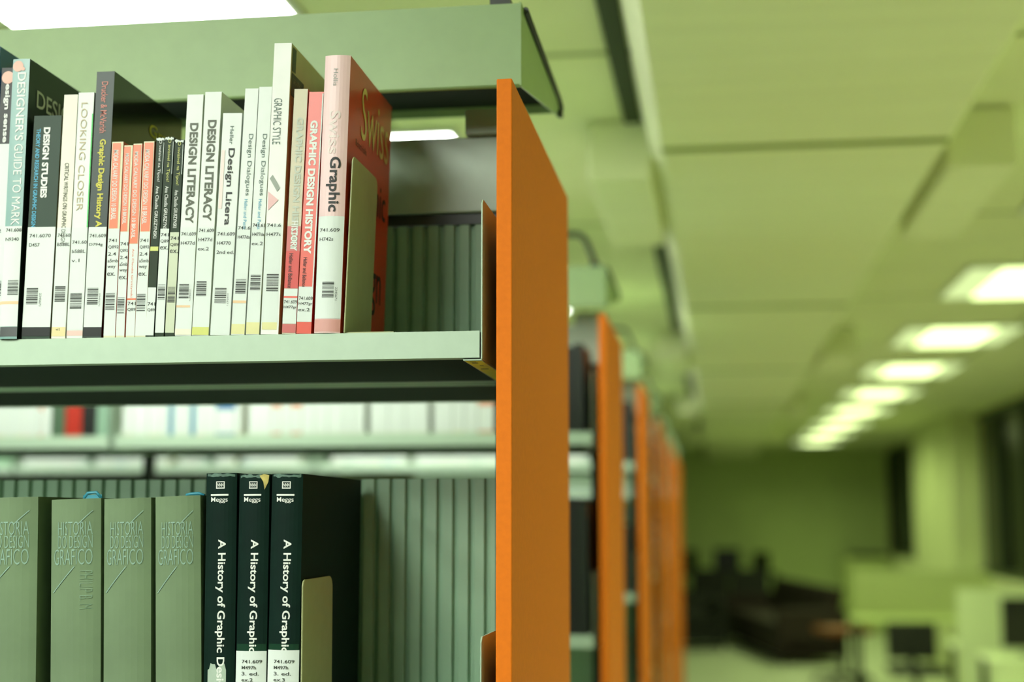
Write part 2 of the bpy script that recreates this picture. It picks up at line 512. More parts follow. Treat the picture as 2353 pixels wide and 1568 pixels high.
class Book:
    def __init__(self, label, bl, br, tl, tr, by, ty, d, spine, cover=None, hard=False, bulge=0.0, deck=LEVELS[0] + CAMZ,
                 Yf=Y0 + .0015, group=None, left=None, pages=None, name='book', overhang=0.0):
        a, c = P(bl, by, Yf), P(tl, ty, Yf)
        a2, c2 = P(br, by, Yf), P(tr, ty, Yf)
        th = math.atan2(c.x - a.x, c.z - a.z)
        foot = (deck - a.z) / (c.z - a.z)              # carry the spine down to the shelf it stands on
        a2 = a2 + (c2 - a2) * foot
        a = a + (c - a) * foot
        self.h = (c - a).length
        self.w = ((a2.x - a.x) + (c2.x - c.x)) / 2 * math.cos(th) - .0007
        w, h = self.w, self.h
        zr = deck + (w * math.sin(th) if th > 0 else 0) + .0002
        self.root = thing(name, label, 'book', (a.x, Yf - overhang, zr), (0, th, 0), group)
        self.Yf, self.th, self.d, self.bulge = Yf, th, d, bulge
        self.inv = (Matrix.Translation((a.x, Yf, zr)) @ Matrix.Rotation(th, 4, 'Y')).inverted()
        self.mx = (bl + br) / 2, (tl + tr) / 2, by, ty
        t = .0026 if hard else .0005
        t = min(t, w * .12)
        n = 9
        outer = [(0, d)] + [(w * i / (n - 1), spine_y(i / (n - 1), bulge)) for i in range(n)] + [(w, d)]
        inner = [(w - t, d)] + [(w - t - (w - 2 * t) * i / (n - 1), t + spine_y(1 - i / (n - 1), bulge)) for i in range(n)] + [(t, d)]
        side = [1] + [0] * (n - 1) + [2] + [1] + [1] * (len(inner) - 1) + [1]
        m = MB()
        A, B = m.prism(outer + inner, 'z', 0, h, 0, side[:len(outer + inner)])
        cov = cover or spine
        m.build('cover', [spine, left or cov, cov], self.root)
        m = MB()
        g = .004 if hard else .0008
        pt = [(t + .0002, d - .004), (t + .0002, t + .0002)] + [(t + .0002 + (w - 2 * t - .0004) * i / 6, t + .0004 + spine_y(i / 6, bulge)) for i in range(1, 6)] + [(w - t - .0002, t + .0002), (w - t - .0002, d - .004)]
        m.prism(pt, 'z', g, h - g)
        m.build('pages', pages or M_PAGES, self.root)

    def V(self, y):
        """local height of pixel row y on the spine"""
        bx, tx, by, ty = self.mx
        f = (y - by) / (ty - by)
        return (self.inv @ P(bx + (tx - bx) * f, y, self.Yf)).z

    def pt(self, u, z, lift):
        return (u * self.w, spine_y(u, self.bulge) - lift, z)

    def patch(self, name, y0, y1, m, u0=0.0, u1=1.0, lift=.00025, parent=None, label=None, ragged=0.0, seed=1, wrap=0.0):
        z1, z0 = self.V(y0), max(self.V(y1), 0.0004)
        rnd = random.Random(seed)
        n = 12
        bm = MB()
        us = [u0 + (u1 - u0) * i / n for i in range(n + 1)]
        lo = [bm.bm.verts.new(self.pt(u, z0 + rnd.uniform(-1, 1) * ragged, lift)) for u in us]
        hi = [bm.bm.verts.new(self.pt(u, z1 + rnd.uniform(-1, 1) * ragged, lift)) for u in us]
        for i in range(n):
            bm.bm.faces.new((lo[i], lo[i + 1], hi[i + 1], hi[i]))
        if wrap:
            a = [bm.bm.verts.new((self.w + lift, 0, z)) for z in (z0, z1)]
            c = [bm.bm.verts.new((self.w + lift, wrap, z)) for z in (z0, z1)]
            bm.bm.faces.new((a[0], c[0], c[1], a[1]))
        o = bm.build(name, m, parent or self.root)
        if label: o['label'] = label
        return o

    def down(self, body, y0, y1, u0, u1, m, bold=0.0, lift=.0005, name='title', parent=None):
        """lettering that reads down the spine from row y0 to y1, letter feet at u0"""
        za, zb = self.V(y0), self.V(y1)
        return text_mesh(name, body, lambda u, v: self.pt(u0 + (u1 - u0) * v, za + (zb - za) * u, lift), m, parent or self.root, bold)

    def flat(self, body, y0, y1, u0, u1, m, bold=0.0, lift=.0005, name='lettering', parent=None):
        zt, zb = self.V(y0), self.V(y1)
        return text_mesh(name, body, lambda u, v: self.pt(u0 + (u1 - u0) * u, zb + (zt - zb) * v, lift), m, parent or self.root, bold)

    def disc(self, name, y0, y1, uc, m, lift=.0006):
        zt, zb = self.V(y0), self.V(y1)
        r = (zt - zb) / 2
        bm = MB()
        bm.bm.faces.new([bm.bm.verts.new(self.pt(uc + r * math.cos(t * .3142) / self.w, (zt + zb) / 2 + r * math.sin(t * .3142), lift)) for t in range(20)])
        return bm.build(name, m, self.root)

    def call(self, lines, y0, parent, u0=.08, cw=.105, dy=21.0, hh=8.0, bold=.01):
        """typed call number lines"""
        px_w = 36.0
        for i, s in enumerate(lines):
            wpx = len(s) * 7.0
            spx = self.w / (1.36 / F) or 1
            self.flat(s, y0 + i * dy, y0 + i * dy + hh, u0, min(u0 + wpx / spx, .99), M_BAR, bold, .0005, 'call_number', parent)

    def bars(self, y0, y1, u0, u1, seed, parent, lift=.0005):
        rnd = random.Random(seed)
        z1, z0 = self.V(y0), self.V(y1)
        bm = MB()
        z = z1
        k = (z1 - z0) / 13.0
        while z > z0 + k * .3:
            t = rnd.choice((.35, .35, .5, .9, 1.3)) * k
            for i in range(4):
                ua, ub = u0 + (u1 - u0) * i / 4, u0 + (u1 - u0) * (i + 1) / 4
                bm.quad([self.pt(ua, z - t, lift), self.pt(ub, z - t, lift), self.pt(ub, z, lift), self.pt(ua, z, lift)])
            z -= t + rnd.choice((.35, .5, .5, .9)) * k
        return bm.build('bar_code', M_BAR, parent)

    def std(self, y0, y1, call, cy, by0, by1, bu0, bu1, seed, digits=True, m=None, u0=0.0, u1=1.0, wrap=0.0, cu=.08, dy=21.0):
        """white library label with call number and bar code"""
        lb = self.patch('spine_label', y0, y1, m or M_PAPER, u0, u1, wrap=wrap)
        self.call(call, cy, lb, cu, dy=dy)
        if by1 > by0:
            self.bars(by0, by1, bu0, bu1, seed, lb)
            if digits and bu1 + .2 < 1.0:
                self.down('2345671', by0 + 12, by1 + 4, bu1 + .05, bu1 + .13, M_BAR, 0, .0005, 'number', lb)
        return lb

    def side_text(self, body, y0, y1, z0, z1, m, bold=0.0, name='cover_title', slant=0.0):
        """lettering on the right-hand board, depth y0..y1, height z0..z1 (local metres)"""
        return text_mesh(name, body, lambda u, v: (self.w + .0006, y0 + (y1 - y0) * u, z0 + (z1 - z0) * v + slant * u), m, self.root, bold)


def C(name, rgb, rough=.5, var=.04, scale=30, **k): return mat('cover_' + name, rgb, rough, var, scale, **k)


GU = 'books on the upper shelf of the nearest bookcase'
blue = C('blue', (24, 96, 160), .25)
black = C('black', (20, 28, 22), .4, spec=.3)
teal = C('teal_grey', (128, 172, 164), .35)
darkteal = C('dark_teal', (14, 36, 34), .35, spec=.3)
green_grey = C('green_grey', (42, 68, 50), .5, spec=.25)
cream = C('cream', (240, 236, 218), .5)
creamy = C('cream_yellow', (232, 224, 180), .5)
white = C('white', (230, 238, 230), .45)
slate = C('slate', (44, 62, 54), .4, spec=.3)
glossblack = C('gloss_black', (14, 20, 18), .12, spec=.6)
orange = C('orange_red', (240, 112, 52), .4)
moss = C('moss', (36, 56, 32), .5, .12, 80, spec=.2)
pale_cream = C('pale_cream', (228, 226, 186), .5)
red = C('red', (232, 72, 36), .35)
rose = C('rose', (206, 92, 84), .4)
faded = C('faded', (214, 206, 176), .5, .08, 20)
pink = C('pink', (242, 206, 202), .4, .05, 12)
swissred = C('brick_red', (222, 66, 30), .3, spec=.35)
I_YEL = mat('yellow_ink', (216, 208, 30), .5)
I_CYAN = mat('cyan_ink', (64, 178, 214), .5)
I_PINK = mat('salmon_ink', (222, 130, 110), .5)
I_GREY = mat('grey_ink', (150, 160, 146), .5)
I_TAN = mat('tan_ink', (196, 180, 140), .5)
I_DGREEN = mat('olive_ink', (54, 66, 24), .5)
I_TEAL = mat('teal_ink', (72, 104, 92), .5)
I_DOT = mat('peach_dot', (246, 196, 178), .6)
I_STRIPE = mat('peach_stripe', (242, 206, 160), .6)
I_LIME = mat('lime_band', (214, 220, 110), .5)
I_BLK2 = mat('grey_band', (70, 76, 74), .4)
I_PALEYEL = mat('pale_yellow_band', (232, 228, 160), .5)

B = lambda label, *a, **k: Book(label, *a, group=GU, **k)
# 1 tall blue book at the frame edge
k = B('tall glossy blue book cut off by the left edge of the photo', -62, -34, -26, 2, 775, 108, .136, blue)
# 2
k = B('slim black and white book with a peach dot near its spine top', -32, 4, 5, 34, 775, 157, .136, black, white)
k.patch('lower_spine', 331, 770, M_PAPER, lift=.0002)
k.disc('dot_sticker', 164, 193, .50, I_DOT)
k.down('esign sense', 193, 328, .25, .72, M_WHITE, .03)
k.std(500, 768, ['.42', 'd'], 527, 646, 680, .0, .9, 3, False)
k.patch('stripe', 694, 701, I_STRIPE, lift=.0004)
# 3
k = B('tall grey-teal book with dark cover, overhanging the shelf edge', 4, 46, 35, 73, 776, 140, .136, teal, darkteal, bulge=.0008, overhang=.004)
k.disc('dot_sticker', 143, 168, .34, I_DOT); k.disc('dot_sticker', 158, 166, .66, I_DOT, .0007)
k.down("DESIGNER'S", 170, 326, .35, .85, M_WHITE, .012)
k.down('GUIDE TO MARK', 334, 520, .35, .85, M_WHITE, 0.0)
k.side_text('DESIGN', .018, .116, .249, .268, mat('pale_ink', (225, 232, 215), .5), 0.008)
lb = k.std(522, 752, ['741.608', 'N9340'], 527, 646, 680, .35, .95, 4, False)
k.patch('stripe', 694, 701, I_STRIPE, lift=.0004)
k.patch('foot_band', 753, 775, I_BLK2)
# 4
k = B('thick dark grey-green paperback with white and cyan lettering', 50, 117, 79, 142, 774, 268, .17, green_grey, C('olive', (90, 88, 30)))
k.down('DESIGN STUDIES', 293, 455, .38, .62, M_WHITE, .045)
k.down('THEORY AND RESEARCH IN GRAPHIC DESIGN', 296, 522, .12, .27, I_CYAN, .02)
k.std(522, 752, ['741.6070', 'D457'], 538, 662, 700, .09, .50, 5)
k.patch('foot_band', 752, 773, black)
# 5
k = B('cream paperback with thin dark capitals, left of the pink-footed one', 118, 152, 148, 180, 774, 219, .15, cream)
k.down('CRITICAL WRITINGS ON GRAPHIC DESIGN', 375, 560, .32, .62, I_DGREEN, 0)
k.std(523, 752, ['741.60', 'B588L'], 537, 658, 694, .1, .85, 6, False)
k.patch('foot_band', 752, 773, C('pale_gold', (236, 220, 160)))
k.flat('vol 2', 755, 760, .3, .6, I_DGREEN, .02)
# 6
k = B('pale paperback with faint serif capitals and a bright green right edge', 153, 190, 181, 219, 774, 214, .15, white)
k.down('LOOKING CLOSER', 236, 485, .22, .62, I_TAN, -.004)
k.patch('edge_strip', 262, 523, mat('bright_green', (60, 214, 96), .5), .93, 1.0)
k.std(523, 758, ['741.60', 'b588L', 'v.1'], 553, 674, 710, .12, .85, 7, False)
k.patch('foot_band', 760, 772, C('foot_pink', (240, 200, 186)))
# 7
k = B('tall dark slate book with yellow title and glossy black cover', 191, 237, 223, 262, 774, 166, .19, slate, glossblack)
k.down('Drucker & McVarish', 188, 306, .32, .68, I_PINK, .004, name='author')
k.down('Graphic Design History A', 320, 522, .28, .72, I_YEL, .03)
k.side_text('Graphi', .095, .186, .233, .2515, I_YEL, 0.012)
k.std(522, 752, ['741.609', 'D794g'], 538, 662, 700, .12, .72, 8)
k.patch('foot_band', 752, 773, black)
# 8-11: thin orange set, with cream inserts
othin = [((238, 266, 258, 285), 327, 'leftmost of the four thin orange-spined booklets', 525, 520),
         ((266, 288, 286, 306), 335, 'second of the four thin orange-spined booklets from the left', 532, 530),
         ((289, 309, 307, 330), 331, 'third thin orange-spined booklet, its orange reaching lowest of the four', 560, 0),
         ((310, 333, 331, 359), 326, 'rightmost of the four thin orange-spined booklets', 532, 524)]
for i, ((bl, br, tl, tr), ty, lab, oy, ly) in enumerate(othin):
    k = B(lab, bl, br, tl, tr, 773, ty, .14, pale_cream, orange)
    k.patch('spine_panel', ty + 2, oy, orange, (.06, .0, .0, .08)[i], (.80, .78, .92, .94)[i], .0002)
    k.down('MODA CALVARY DO DESIGN 10 BRASIL', ty + 18, (505, 515, 548, 515)[i], .18, .62, M_WHITE, .01)
    if ly:
        k.std(oy + 1, 772, ['741', 'Q892', '2.4', 'a5mb', 'wey', 'ex.'], 549 + (i == 1) * 8, (674, 684, 0, 676)[i], (712, 720, 0, 714)[i], .05, .85, 20 + i, False, dy=15.5)
    else:
        lb = k.std(oy + 1, 772, ['741', 'Q89'], 694, 0, 0, 0, 1, 0, dy=14)
        k.down('Ana Claudia Gruszynski', 572, 684, .3, .6, orange, 0, name='author', parent=lb)
        k.patch('stripe', 686, 690, orange, lift=.0005)
# 12-14 dark moss set
for i, (bl, br, tl, tr, ty, lab) in enumerate(((334, 355, 360, 379, 318, 'left of three thin dark green booklets, its spine dark almost to the foot'),
                                               (356, 378, 380, 401, 316, 'middle of the three thin dark green booklets'),
                                               (379, 401, 402, 424, 322, 'right of three thin dark green booklets, against the white books'))):
    k = B(lab, bl, br, tl, tr, 772, ty, .14, moss, pages=M_PAPER)
    k.patch('worn_top', ty, ty + 5, M_PAPER, ragged=.0008, seed=i)
    k.patch('worn_edge', ty + 10, 400, M_PAPER, .93, .99, ragged=.0008, seed=i + 5)
    k.down('O invisivel na Tipos!', ty + 4, 418 + (i == 2) * 8, .3, .72, (I_LIME if i else M_WHITE), 0)
    k.down('Ana Claudia GRUSZYNSKI', 428 + (i == 2) * 9, 548 - 12 * i, .3, .7, M_WHITE, .006, name='author')
    if i == 0:
        k.patch('stripe', 567, 577, I_LIME, lift=.0004)
        k.std(661, 771, ['741', 'Q89'], 695, 0, 0, 0, 1, 0, dy=14)
    else:
        k.std(526 + 8 * (i - 1), 765, ['741', 'Q89', 'ex.'], 536 + 8 * (i - 1), 654 + 6 * (i - 1), 690 + 6 * (i - 1), .1, .9, 30 + i, False, m=(M_PAPER, C('label_greenish', (206, 216, 184)))[i - 1], dy=15)
# 15,16 two white books, bold condensed capitals
for i, (bl, br, tl, tr, ty, ta, tb, lab) in enumerate(((402, 440, 431, 470, 219, 283, 514, 'white paperback with large black condensed capitals and cream foot, left of its pair'),
                                                       (441, 482, 472, 510, 213, 276, 508, 'white paperback with large black condensed capitals and lime foot, right of its pair'))):
    k = B(lab, bl, br, tl, tr, 771, ty, .15, white, C('cover_white', (222, 232, 208)))
    k.down('DESIGN LITERACY', ta, tb, .26, .78, I_DGREEN, .030)
    k.std(522, 768, [['741.609', 'H477d'], ['741.609', 'H477d', 'ex.2']][i], 534 - 8 * i, 653 - 6 * i, 688 - 6 * i, .12, .72, 40 + i, i == 0)
    if i == 0: k.patch('stripe', 702, 707, I_STRIPE, .0, .85, .0005)
    k.patch('foot_band', (756, 752)[i], 770, (C('foot_cream', (240, 238, 214)), I_LIME)[i], lift=.0005)
# 17
k = B('shorter white paperback with bold black serif lettering', 483, 530, 513, 557, 770, 262, .15, white)
k.down('Heller', 290, 332, .42, .62, I_TEAL, 0, name='author')
k.down('Design Litera', 341, 518, .30, .72, M_INK, .016)
k.patch('faded_stripe', 345, 480, C('faint_pink', (244, 226, 218)), .04, .22, .0004)
k.std(522, 768, ['741.609', 'H4770', '2nd ed.'], 534, 662, 698, .12, .72, 44)
# 18, 19
for i, (bl, br, tl, tr, ty, lab) in enumerate(((531, 564, 564, 595, 205, 'white book with thin teal title and a peach stripe low down, left twin'),
                                               (565, 597, 596, 627, 201, 'white book with thin teal title and no stripe, right of its twin'))):
    k = B(lab, bl, br, tl, tr, 769, ty, .16, white)
    k.down('Design Dialogues', 308, 450, .38, .80, I_TEAL, 0)
    k.down('Heller and Pettit', 458, 528, .42, .68, I_CYAN, -.004, name='author')
    k.std(522, 752, [['741.6', 'H477da'], ['741.61', 'H477da', 'ex.2']][i], 520 - 6 * i, 642 - 10 * i, 678 - 10 * i, .14, .90, 46 + i, False)
    if i == 0: k.patch('stripe', 691, 697, I_STRIPE, lift=.0005)
    k.patch('foot_band', (745, 741)[i], 768, I_PALEYEL, lift=.0003)
# 20
k = B('tallest white book, with thin condensed capitals and a pink triangle', 599, 642, 631, 671, 768, 101, .136, C('tall_white', (246, 248, 240)), C('tall_cover', (214, 216, 158), .4), hard=True)
k.down('GRAPHIC STYLE', 226, 332, .14, .60, I_TEAL, -.006)
bm = MB()
za, zb = k.V(404), k.V(432)
bm.quad([k.pt(.10, za - .003, .0005), k.pt(.26, za + .001, .0005), k.pt(.72, zb + .0, .0005), k.pt(.56, zb - .004, .0005)])
bm.build('grey_mark', I_GREY, k.root)
bm = MB()
bm.bm.faces.new([bm.bm.verts.new(k.pt(u, k.V(y), .0005)) for u, y in ((.05, 440), (.08, 484), (.66, 460))])
bm.build('pink_triangle', mat('pink_mark', (238, 190, 188), .5), k.root)
k.std(515, 745, ['741.6', 'H477s'], 514, 630, 668, .20, .88, 50, False, u0=.0, u1=.92)
k.patch('foot_band', 741, 758, I_PALEYEL, .05, .9, .0003)
bm = MB()
for z0, z1, ya, yb in ((k.h - .028, k.h - .003, .004, .016), (k.h - .054, k.h - .030, .004, .046)):
    bm.quad([(k.w + .0006, ya, z0), (k.w + .0006, yb, z0), (k.w + .0006, yb, z1), (k.w + .0006, ya, z1)])
bm.build('cover_picture', I_DGREEN, k.root)
k.side_text('GRAPHIC', .008, .040, k.h - .040, k.h - .034, I_TAN, 0); k.side_text('STYLE', .012, .036, k.h - .050, k.h - .044, I_TAN, 0)
# 21 faded copy
k = B('faded cream copy of the red-spined book, red only near its foot', 648, 680, 677, 710, 765, 206, .16, faded, red)
k.down('GRAPHIC DESIGN HISTORY', 270, 577, .30, .80, C('faded_letter', (196, 204, 186)), .035)
k.patch('lower_panel', 520, 577, rose, .0, .98, .0002)
k.down('HISTORY', 508, 577, .30, .80, M_WHITE, .02, .0007)
k.patch('red_panel', 577, 663, C('warm_rose', (220, 70, 60)), .0, 1.0, .0003)
k.down('Heller and Ballance', 583, 662, .25, .55, M_INK, .008, .0007, 'author')
k.std(664, 744, ['741.609', 'H477gr'], 690, 0, 0, 0, 1, 0, cu=.04, dy=13)
k.patch('stripe', 681, 685, red, lift=.0005)
k.patch('foot_band', 745, 765, rose, lift=.0003)
# 22 red copy
k = B('bright red-orange spined book with large white capitals, beside the pink book', 681, 718, 711, 744, 764, 213, .16, red)
k.patch('worn_edge', 215, 660, M_PAPER, .92, 1.0, .0004, ragged=.0004)
k.down('GRAPHIC DESIGN HISTORY', 277, 584, .20, .72, M_WHITE, .045)
k.down('Heller and Ballance', 592, 660, .22, .48, M_INK, .004, name='author')
k.std(659, 740, ['741.609', 'H477gr', 'ex.2'], 682, 0, 0, 0, 1, 0, cu=.06, dy=13)
# 23 pink book
k = B('pink hardback with worn brick-red cover standing next to the bookend', 722, 785, 748, 806, 764, 131, .185, pink, swissred, hard=True, bulge=.003)
k.down('Hollis', 160, 199, .38, .56, I_GREY, 0, name='author')
k.down('Swiss', 256, 355, .28, .72, C('faint_white', (240, 222, 214)), .012)
k.down('Graphic', 362, 488, .25, .80, M_INK, .024)
k.std(498, 733, ['741.609', 'H742s'], 526, 649, 687, .27, .72, 52)
k.patch('foot_band', 735, 763, C('pink_foot', (222, 160, 150)), lift=.0003)
k.side_text('Swiss', .050, .172, k.h * .745, k.h * .945, mat('gold_ink', (236, 222, 130), .4), -.004)
k.side_text('Graphic', .022, .168, k.h * .47, k.h * .645, M_INK, .004)
k.side_text('Design', .022, .160, k.h * .125, k.h * .345, M_INK, .004)
k.side_text('Richard Hollis', .030, .075, k.h * .70, k.h * .725, M_INK, 0, name='author')

# lower shelf -----------------------------------------------------
GL = 'books on the lower shelf of the nearest bookcase'
DK = LEVELS[1] + CAMZ
cloth = mat('grey_green_cloth', (118, 140, 106), .85, .12, 14, bump=.5, spec=.2)
I_FOIL = mat('pale_teal_foil', (142, 178, 158), .5)
ribbon = mat('turquoise_ribbon', (40, 140, 160), .5)
YL = Y0 + .004
GR = 'grey cloth volumes'
labs = ['leftmost grey cloth volume, cut off by the left edge', 'grey cloth volume with a turquoise ribbon, second from the left', 'third grey cloth volume from the left, its foil lettering half worn away',
        'grey cloth volume beside the dark green books']
for i, (bl, br, tl, tr, ty) in enumerate(((-38, 84, -30, 88, 1146), (116, 232, 119, 236, 1150), (238, 347, 240, 353, 1148), (358, 461, 357.5, 471, 1143))):
    k = Book(labs[i], bl, br, tl, tr, 1568, ty, .19, cloth, hard=True, bulge=.006, deck=DK, Yf=YL, group=GL)
    # the spine runs on below the frame: stretch root down to the deck
    drop = k.root.location.z
    words = (('HISTORIA', 1199, 1230, .17, .86), ('DO DESIGN', 1231, 1260, .17, .86), ('GRAFICO', 1262, 1298, .08, .86))
    for wd, a, c, u0, u1 in words:
        k.flat(wd, a, c, u0, u1, I_FOIL, -.012, name='title')
    for a, c, ua, ub in ((1175, 1206, .86, .58), (1302, 1362, .52, .06)):
        bm = MB()
        za, zb = k.V(a), k.V(c)
        n = 6
        for j in range(n):
            f0, f1 = j / n, (j + 1) / n
            u_0, u_1 = ua + (ub - ua) * f0, ua + (ub - ua) * f1
            z_0, z_1 = za + (zb - za) * f0, za + (zb - za) * f1
            bm.quad([k.pt(u_0 - .012, z_0, .0006), k.pt(u_0 + .012, z_0, .0006), k.pt(u_1 + .012, z_1, .0006), k.pt(u_1 - .012, z_1, .0006)])
        bm.build('foil_line', I_FOIL, k.root)
    if i == 1: k.down('PHILIP B. M', 1312, 1400, .62, .86, mat('dim_foil', (118, 150, 118), .5), -.014, name='author')
    if i in (1, 3):
        bm = MB()
        x = k.w * (.72 if i == 1 else .78)
        bm.prism([(x - .010, .012), (x + .010, .012), (x + .010, .0128), (x - .010, .0128)], 'z', k.h - .006, k.h + (.004 if i == 1 else .0015))
        bm.tube([(x - .009, .0124, k.h + .001), (x - .005, .0124, k.h + (.006 if i == 1 else .002)), (x + .004, .0124, k.h + (.0065 if i == 1 else .0024)), (x + .010, .0124, k.h)], .0016, 6)
        bm.build('ribbon', ribbon, k.root)
dgreen = mat('dark_green_cloth', (9, 36, 28), .6, .12, 60, spec=.1)
worn = mat('worn_board', (206, 190, 110), .8, .3, 120)
tornw = mat('torn_label', (176, 196, 176), .7, .1, 60)
labs = ['leftmost dark green hardback with white title and torn label', 'middle dark green hardback, its spine top split open', 'rightmost dark green hardback, whose broad cover faces right']
for i, (bl, br, tl, tr, ty) in enumerate(((468, 540, 475, 548, 1089), (542, 613, 551, 623, 1091), (615, 689, 626, 697, 1090))):
    k = Book(labs[i], bl, br, tl, tr, 1568, ty, .232, dgreen, hard=True, bulge=.0035, deck=DK, Yf=YL, group=GL)
    k.patch('worn_top', ty + 1, ty + 7, mat('scuffed_green', (84, 116, 100), .6, .3, 200), .05, .95, .0003, ragged=.0008, seed=i)
    bm = MB()
    for a, c, u0, u1 in ((1107, 1109, .36, .64), (1121, 1123.5, .36, .64), (1107, 1123, .36, .385), (1107, 1123, .615, .64)):
        bm.quad([k.pt(u0, k.V(c), .0006), k.pt(u1, k.V(c), .0006), k.pt(u1, k.V(a), .0006), k.pt(u0, k.V(a), .0006)])
    bm.build('emblem', M_WHITE, k.root)
    k.flat('NNN', 1111, 1119, .40, .60, M_WHITE, .02, name='emblem_letters')
    k.patch('bar', 1136, 1140, M_WHITE, .18, .76, .0006)
    k.flat('Meggs', 1143, 1157, .19, .74, M_WHITE, .006, name='author')
    k.down('A History of Graphic Design', 1240, 1592, .38, .70, M_WHITE, .020)
    if i == 1:
        bm = MB()
        bm.bm.faces.new([bm.bm.verts.new(k.pt(u, k.V(y), .0007)) for u, y in ((.70, 1094), (.82, 1108), (.86, 1126), (.97, 1108), (.99, 1093), (.84, 1090))])
        bm.build('tear', worn, k.root)
    if i:
        k.patch('clear_tape', 1480, 1500, mat('tape_sheen', (34, 66, 48), .15, spec=.6), .02, .98, .0004)
        lb = k.patch('spine_label', 1498 - 2 * i, 1600, M_PAPER, .0, 1.0, .0007)
        k.call(['741.609', 'M497h', '3. ed.', 'ex.%d' % (i + 1)], 1516, lb, .22, dy=14)
        for c in lb.children:
            for v in c.data.vertices: v.co.y -= .0006
    else:
        k.patch('torn_label', 1532, 1600, tornw, .15, .75, .0004, ragged=.004, seed=4)


# ------------------------------------------------------------------ bookends
def bookend(label, px0, py0, px1, py1, bw, deck, lean, Yf):
    a = P(px1, py1, Yf)
    top = P(px0, py0, Yf)
    h = top.z - deck
    r = thing('bookend', label, 'bookend', (a.x, Yf, deck + .0004), (0, 0, 0), 'beige metal bookends')
    m = MB()
    R = .012
    pts = [(0, 0), (bw, 0)]
    for k in range(7):
        t = k / 6 * math.pi / 2
        pts.append((bw - R + R * math.cos(t), h - R + R * math.sin(t)))
    for k in range(7):
        t = math.pi / 2 + k / 6 * math.pi / 2
        pts.append((R * .6 + R * .6 * math.cos(t), h - R * .6 + R * .6 * math.sin(t)))
    m.prism(pts, 'x', 0, .0016)
    for v in m.bm.verts: v.co.x += v.co.z * math.tan(lean)
    m.build('upright_plate', M_BEIGE, r, bevel=.0005, seg=1)
    m = MB(); m.box(.0014, .004, .0, .05, bw - .004, .0012); m.build('foot', M_BEIGE, r)
    return r


bookend('pale olive metal bookend holding the pink book upright', 808, 358, 789, 764, .105, LEVELS[0] + CAMZ, math.radians(2.0), Y0 + .001)
bookend('pale olive metal bookend against the dark green hardbacks', 697, 1334, 692, 1568, .108, DK, math.radians(-.4), Y0 + .001)


# ------------------------------------------------------------------ books on the bookcases behind
def back_book(x, w, h, d, cover, lab, group, yf, deck, label_mat=M_PAPER, lz=(.004, .10), top=None):
    r = thing('book', lab, 'book', (x, yf, deck + .0002), (0, 0, 0), group)
    t = .0012
    m = MB()
    m.prism([(0, d), (0, 0), (w, 0), (w, d), (w - t, d), (w - t, t), (t, t), (t, d)], 'z', 0, h)
    m.build('cover', cover, r)
    m = MB(); m.box(t, t, .002, w - t, d - .004, h - .002); m.build('pages', M_PAGES, r)
    if label_mat:
        m = MB(); m.box(.0, -.0006, lz[0], w, -.0002, lz[1]); m.build('spine_label', label_mat, r)
    if top:
        m = MB(); m.box(.0, -.0006, lz[1] + .001, w, -.0002, h - .01); m.build('title_panel', top, r)
    return r


rnd = random.Random(11)
Y2 = case_y[1]
bgc = {'pale': C('bg_pale', (226, 234, 214)), 'cream': C('bg_cream', (230, 228, 190)), 'grey': C('bg_greygreen', (76, 104, 78)), 'red': C('bg_red', (188, 40, 18)),
       'black': C('bg_black', (16, 20, 16)), 'mint': C('bg_mint', (140, 176, 150)), 'blue': C('bg_blue', (70, 150, 180)), 'deep': C('bg_deep_blue', (40, 110, 170)), 'pinkish': C('bg_pinkish', (240, 220, 206)),
       'orange': C('bg_orange', (226, 120, 50)), 'dark': C('bg_dark', (22, 30, 20)), 'lime': C('bg_lime', (206, 214, 90))}
GB2 = 'blurred books on the second bookcase, seen through the gap'
# (px0, px1, cover, labelled, label)
seq = [(-40, -14, 'pale', 1, None), (-13, 12, 'cream', 1, None), (13, 34, 'pale', 1, None), (35, 52, 'cream', 1, None), (53, 72, 'pinkish', 1, None), (73, 88, 'pale', 1, None), (89, 97, 'orange', 1, None), (98, 117, 'pale', 1, None),
       (118, 149, 'grey', 0, 'blurred grey-green book left of the red one, seen through the gap'), (150, 187, 'red', 0, 'blurred red book seen through the gap below the upper shelf'),
       (188, 221, 'black', 0, 'blurred black book just right of the red one in the gap'), (222, 249, 'mint', 0, 'blurred sage green book beside the shade-darkened post in the gap'),
       (282, 302, 'cream', 1, None), (303, 340, 'pale', 1, None), (341, 368, 'cream', 1, None), (369, 387, 'pale', 1, None), (388, 398, 'blue', 0, 'thin light blue book between white ones in the gap'),
       (399, 420, 'pale', 1, None), (421, 437, 'pale', 1, None), (438, 448, 'blue', 0, 'thin blue book left of the pinkish one in the gap'), (449, 470, 'pinkish', 1, None), (471, 495, 'pale', 1, None),
       (496, 540, 'deep', 1, 'white-labelled book with deep blue upper spine in the gap'), (541, 556, 'cream', 1, None), (570, 624, 'pale', 1, 'broad brightest white book in the gap'), (625, 645, 'orange', 1, None),
       (646, 668, 'pale', 1, None), (669, 692, 'orange', 1, None), (693, 722, 'pale', 1, None), (723, 752, 'pale', 1, None), (753, 790, 'pale', 1, None), (791, 812, 'pale', 1, None), (813, 838, 'pale', 1, None), (850, 892, 'pale', 1, None),
       (893, 930, 'pale', 1, None), (931, 985, 'pale', 1, None), (996, 1040, 'pale', 1, None), (1041, 1066, 'cream', 1, None), (1067, 1098, 'pale', 1, None), (1099, 1135, 'orange', 1, None)]
deck = LEVELS[0] + CAMZ
